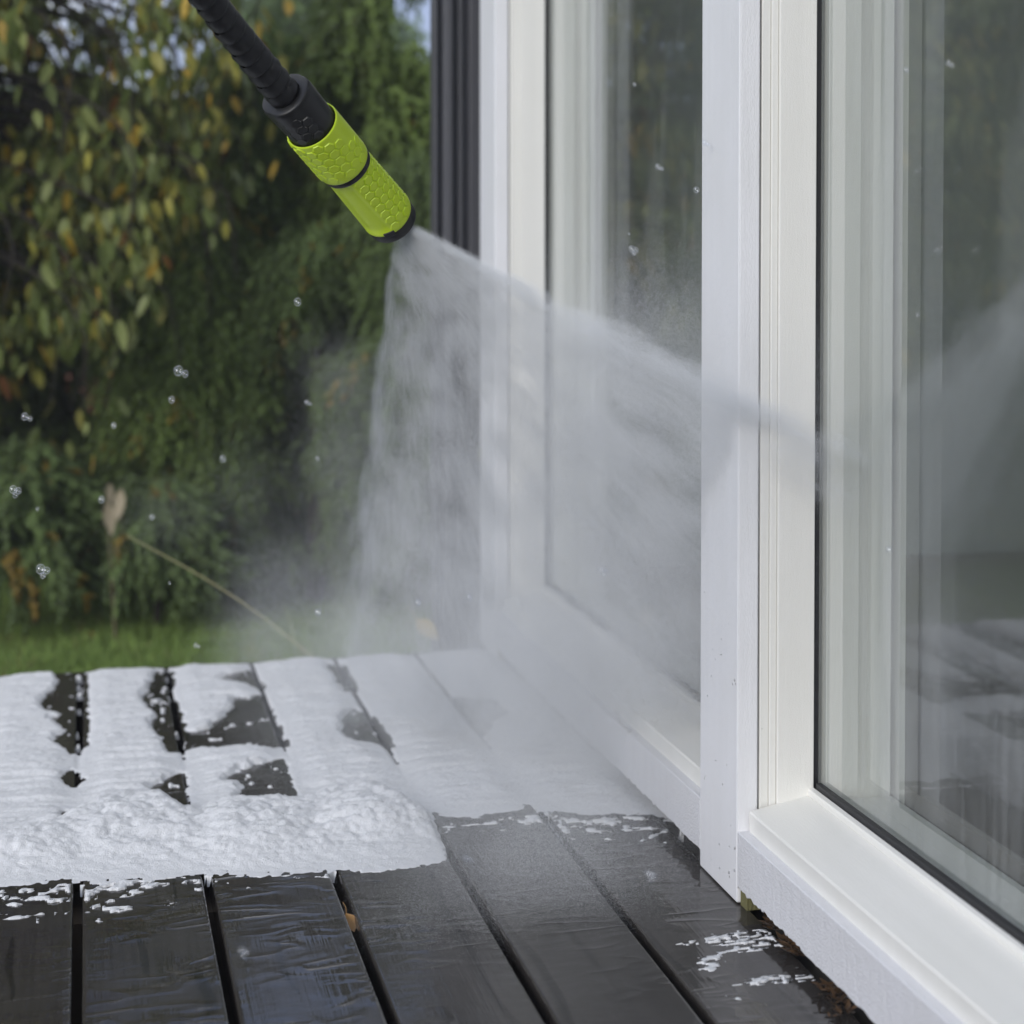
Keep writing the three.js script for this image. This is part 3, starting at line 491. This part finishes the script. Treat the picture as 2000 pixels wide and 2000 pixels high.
// ------------------------------------------------------------------ water: fan of droplets, rebounding mist, flying bubbles
const JET = V(0.309, 0.6715, -1.7789);
{
  const dropMat = std({ color: rgb(0.70, 0.715, 0.73), roughness: 0.7, flatShading: true });
  // a strand block: droplets strung on fine parallel jets along y, in a slab 1 long, 0.7 wide and 0.25 thick; a puff: droplets in a soft ball
  function droplets(n, place, r, l) {
    const pos = new Float32Array(n * 12), idx = new Uint32Array(n * 12), base = [[1, 1, 1], [-1, -1, 1], [-1, 1, -1], [1, -1, -1]], face = [2, 1, 0, 0, 3, 2, 1, 3, 0, 2, 3, 1], kinds = [], v = V(0, 0, 0);
    for (let i = 0; i < 24; i++) { const q = quat(R(0, 6.28), R(0, 6.28), R(0, 6.28)), k = r * R(0.7, 1.25) / Math.sqrt(3); kinds.push(base.map((b) => { v.set(...b).applyQuaternion(q); return [v.x * k, v.y * k * l, v.z * k]; })); }
    for (let i = 0; i < n; i++) { const p = place(i), a = kinds[i % 24]; for (let c = 0; c < 4; c++) for (let k = 0; k < 3; k++) pos[i * 12 + c * 3 + k] = a[c][k] + p[k]; for (let k = 0; k < 12; k++) idx[i * 12 + k] = i * 4 + face[k]; }
    const g = new THREE.BufferGeometry(); g.setAttribute('position', new THREE.BufferAttribute(pos, 3)); g.setIndex(new THREE.BufferAttribute(idx, 1)); return g;
  }
  const block = () => { let jet = null; return droplets(14000, (i) => { if (i % 70 === 0 || !jet) jet = [gauss() * 0.22, R(-0.5, 0.3), gauss() * 0.10]; return [jet[0] + gauss() * 0.03, jet[1] + R(0, 0.40), jet[2] + gauss() * 0.02]; }, 0.00130, 2.2); };
  const puff = () => droplets(26000, () => [gauss() * 0.42, gauss() * 0.42, gauss() * 0.42], 0.00145, 1);
  const l = V(0.33, 0, -2.40).sub(JET).normalize(), r = V(0.70, 0.45, -1.55).sub(JET).normalize(), nrm = l.clone().cross(r).normalize(), ang = l.angleTo(r);
  const dir = (s) => { const k = V(0, 0, 0).addScaledVector(l, Math.sin((1 - s) * ang) / Math.sin(ang)).addScaledVector(r, Math.sin(s * ang) / Math.sin(ang)); return k.normalize(); };
  const reach = (d) => Math.min(d.y < 0 ? -JET.y / d.y : 9, d.x > 0 ? (XG - 0.004 - JET.x) / d.x : 9);
  const spray = thing('water_spray', 'fan of fine water spray fanning from the lime nozzle to deck and wall', 'water spray', null, 'stuff');
  const lists = [[], [], [], []];
  for (let i = 0, n = 0; n < 1480 && i < 20000; i++) {
    let s = rnd(); const k = rnd(); if (k < 0.035) s = 1 - Math.abs(gauss()) * 0.02; else if (k < 0.06) s = Math.abs(gauss()) * 0.02;
    s = clamp(s, 0, 1);
    if (rnd() > 0.78 + 0.22 * sstep(0.3, 0.7, fbm(s * 22, 2, 3, 3))) continue;
    const d = dir(s), m = reach(d), q = Math.pow(rnd(), 0.95), tt = 0.006 + q * m;
    if (rnd() < 0.85 * sstep(0.24, 0.46, tt) * sstep(0.5, 0.9, s)) continue;      // the upper jet breaks up and thins out before the glass
    if (q > 0.25 && rnd() < 0.65 * sstep(0.50, 0.74, fbm(s * 5 + 3, tt * 7, 8, 3)) * sstep(0.25, 0.6, q)) continue;
    const p = JET.clone().addScaledVector(d, tt).addScaledVector(nrm, gauss() * (0.001 + 0.022 * tt));
    const edge = Math.min(s, 1 - s) * ang * tt, g = clamp(tt / 0.35), L = lerp(0.022, 0.062, g) * R(0.85, 1.2), c = Math.min(lerp(0.016, 0.060, g), 0.007 + edge * 1.3);
    const across = nrm.clone().cross(d).normalize(), z = across.clone().cross(d).normalize();
    lists[n++ % 4].push([p, new THREE.Quaternion().setFromRotationMatrix(new THREE.Matrix4().makeBasis(across, d, z)), V(c, L, lerp(0.02, 0.06, g))]);
  }
  lists.forEach((a) => instanced('droplets', block(), dropMat, a, spray));
  const mist = thing('water_mist', 'pale mist billowing up where the spray strikes deck and window', 'mist', null, 'stuff');
  const pl = [[], [], []];
  let guard = 0, made = 0;
  while (made < 430 && guard++ < 40000) {
    // start on the impact line, then drift up, outward and along the wall
    const s = Math.pow(rnd(), 0.9), d = dir(s), m = reach(d), hit = JET.clone().addScaledVector(d, m);
    const age = Math.pow(rnd(), 1.2), back = V(-d.x * 0.10, 0, d.z * 0.12);
    const p = hit.clone().addScaledVector(back, age).add(V(gauss() * (0.04 + 0.10 * age), Math.abs(gauss()) * (0.02 + 0.19 * age), gauss() * (0.06 + 0.18 * age) + (s < 0.4 ? -0.06 * age : 0.05)));
    const z = lerp(0.045, 0.10, age) * R(0.8, 1.25);
    if (p.x > 0.71 - z * 0.8 || p.y < 0.015 || p.y > 0.60) continue;
    if (p.x > 0.617 - z * 0.9 && p.z > -1.78) continue;
    if (age < 0.5 && fbm(p.x * 9, p.y * 9, p.z * 9, 3) < R(0.30, 0.56)) continue;
    pl[made++ % 3].push([p, quat(R(0, 6.28), R(0, 6.28), 0), V(z, z * R(0.8, 1.4), z)]);
  }
  for (let i = 0; i < 44; i++) { const z = R(0.06, 0.10); pl[i % 3].push([V(R(0.30, 0.60 - z * 0.5), R(0.01, 0.07), -R(1.60, 2.0)), quat(R(0, 6.28), R(0, 6.28), 0), V(z, z * 0.6, z)]); }
  pl.forEach((a) => instanced('fine_droplets', puff(), dropMat, a, mist));
}
{
  const film = phys({ color: rgb(0.97, 0.98, 1.0), roughness: 0.0, transmission: 1, ior: 2.0, thickness: 0 });
  const where = [
    'beside the tree, just left of the water curtain under the nozzle', 'twin bubble in the middle of the left garden', 'just below the twin bubble over the garden', 'left of the water curtain at its upper part',
    'near the left picture edge under the hanging leaves', 'right of the hanging leaves over the dark hedge', 'over the dark hedge between nozzle and straw', 'tiny one close to the water curtain over the dark hedge',
    'cluster at the far left over the dark hedge', 'beside the pale dried leaves', 'tiny one under the leftmost cluster', 'largest cluster, at lower left over the small bush',
    'above the straw stalk tip', 'tiny one just under the straw stalk', 'in front of the lawn strip', 'above the lower end of the straw', 'in the mist above the yellow leaf',
    'in the mist beside the far post', 'upper one over the dark left window', 'whitish cluster over the left window above the spray edge', 'next to the middle post, upper', 'next to the middle post, lower of the two',
    'tiny one high on the left window', 'tiny one above the whitish cluster', 'largest one high on the right window', 'small one high on the right window', 'tiny one at mid height on the right window',
    'cluster low on the left window in the mist', 'low on the right window near the post', 'over the cleaned boards beside the foam edge', 'over the nearest dark boards', 'over the boards near the middle post',
  ];
  const B = [[0.2066, 0.5891, -1.7713, 4.1, 1], [0.097, 0.5126, -1.8902, 7.0, 2], [0.0855, 0.4878, -1.8385, 3.66, 1], [0.2294, 0.4782, -1.8758, 3.81, 2], [-0.0616, 0.4623, -1.9523, 5.46, 2], [0.0264, 0.4712, -1.7583, 2.98, 1], [0.1279, 0.4408, -1.7168, 3.45, 1], [0.2479, 0.4108, -1.9415, 2.82, 1],
    [-0.0695, 0.3993, -1.8393, 6.68, 3], [0.0148, 0.3917, -1.8111, 3.58, 1], [-0.0536, 0.3478, -2.0614, 2.31, 1], [-0.0446, 0.3074, -1.8959, 7.98, 3], [0.0704, 0.346, -1.9823, 3.38, 1], [0.0837, 0.2943, -1.8665, 1.6, 1], [0.1137, 0.2181, -1.9074, 3.28, 2], [0.2213, 0.2845, -1.7325, 3.53, 1], [0.3434, 0.2643, -1.852, 3.82, 1],
    [0.4117, 0.2556, -1.9072, 3.4, 1], [0.5616, 0.724, -1.6982, 4.12, 2], [0.536, 0.6407, -1.7021, 5.66, 3], [0.6072, 0.7482, -1.6879, 3.6, 2], [0.5979, 0.7014, -1.6888, 3.09, 1], [0.5381, 0.8074, -1.7062, 2.06, 1], [0.5321, 0.6572, -1.7035, 1.54, 1], [0.6433, 0.7856, -1.2409, 3.52, 2], [0.6309, 0.7852, -1.2893, 2.42, 1],
    [0.6569, 0.5905, -1.3195, 1.66, 1], [0.5426, 0.2937, -1.8292, 6.09, 3], [0.6118, 0.4087, -1.2756, 2.41, 1], [0.26, 0.2149, -1.2117, 3.25, 2], [0.1057, 0.1488, -1.2471, 4.34, 3], [0.3856, 0.203, -1.181, 4.7, 3]];
  B.forEach(([x, y, z, r, n], i) => {
    const rr = r / 1000, geos = [];
    const N = n;
    for (let k = 0; k < N; k++) { const q = N === 1 ? rr : N === 2 ? rr * (k ? 0.55 : 0.78) : rr * [0.62, 0.5, 0.42][k], g = new THREE.SphereGeometry(q, 20, 14); g.scale(1, R(0.95, 1.2), 1); if (N === 2) g.translate((k ? 0.72 : -0.28) * rr, (k ? -0.32 : 0.14) * rr, 0); if (N > 2) g.translate([-0.25, 0.5, 0.05][k] * rr, [0.25, 0.05, -0.6][k] * rr, [0, 0.1, 0.15][k] * rr); geos.push(g); }
    const m = part(numbered('soap_bubble'), mergeGeometries(geos), film, scene); m.position.set(x, y, z);
    tag(m, 'clear flying soap bubble ' + where[i], 'bubble', 'soap bubbles flying in front of garden and windows');
  });
}
renderer.render(scene, camera);
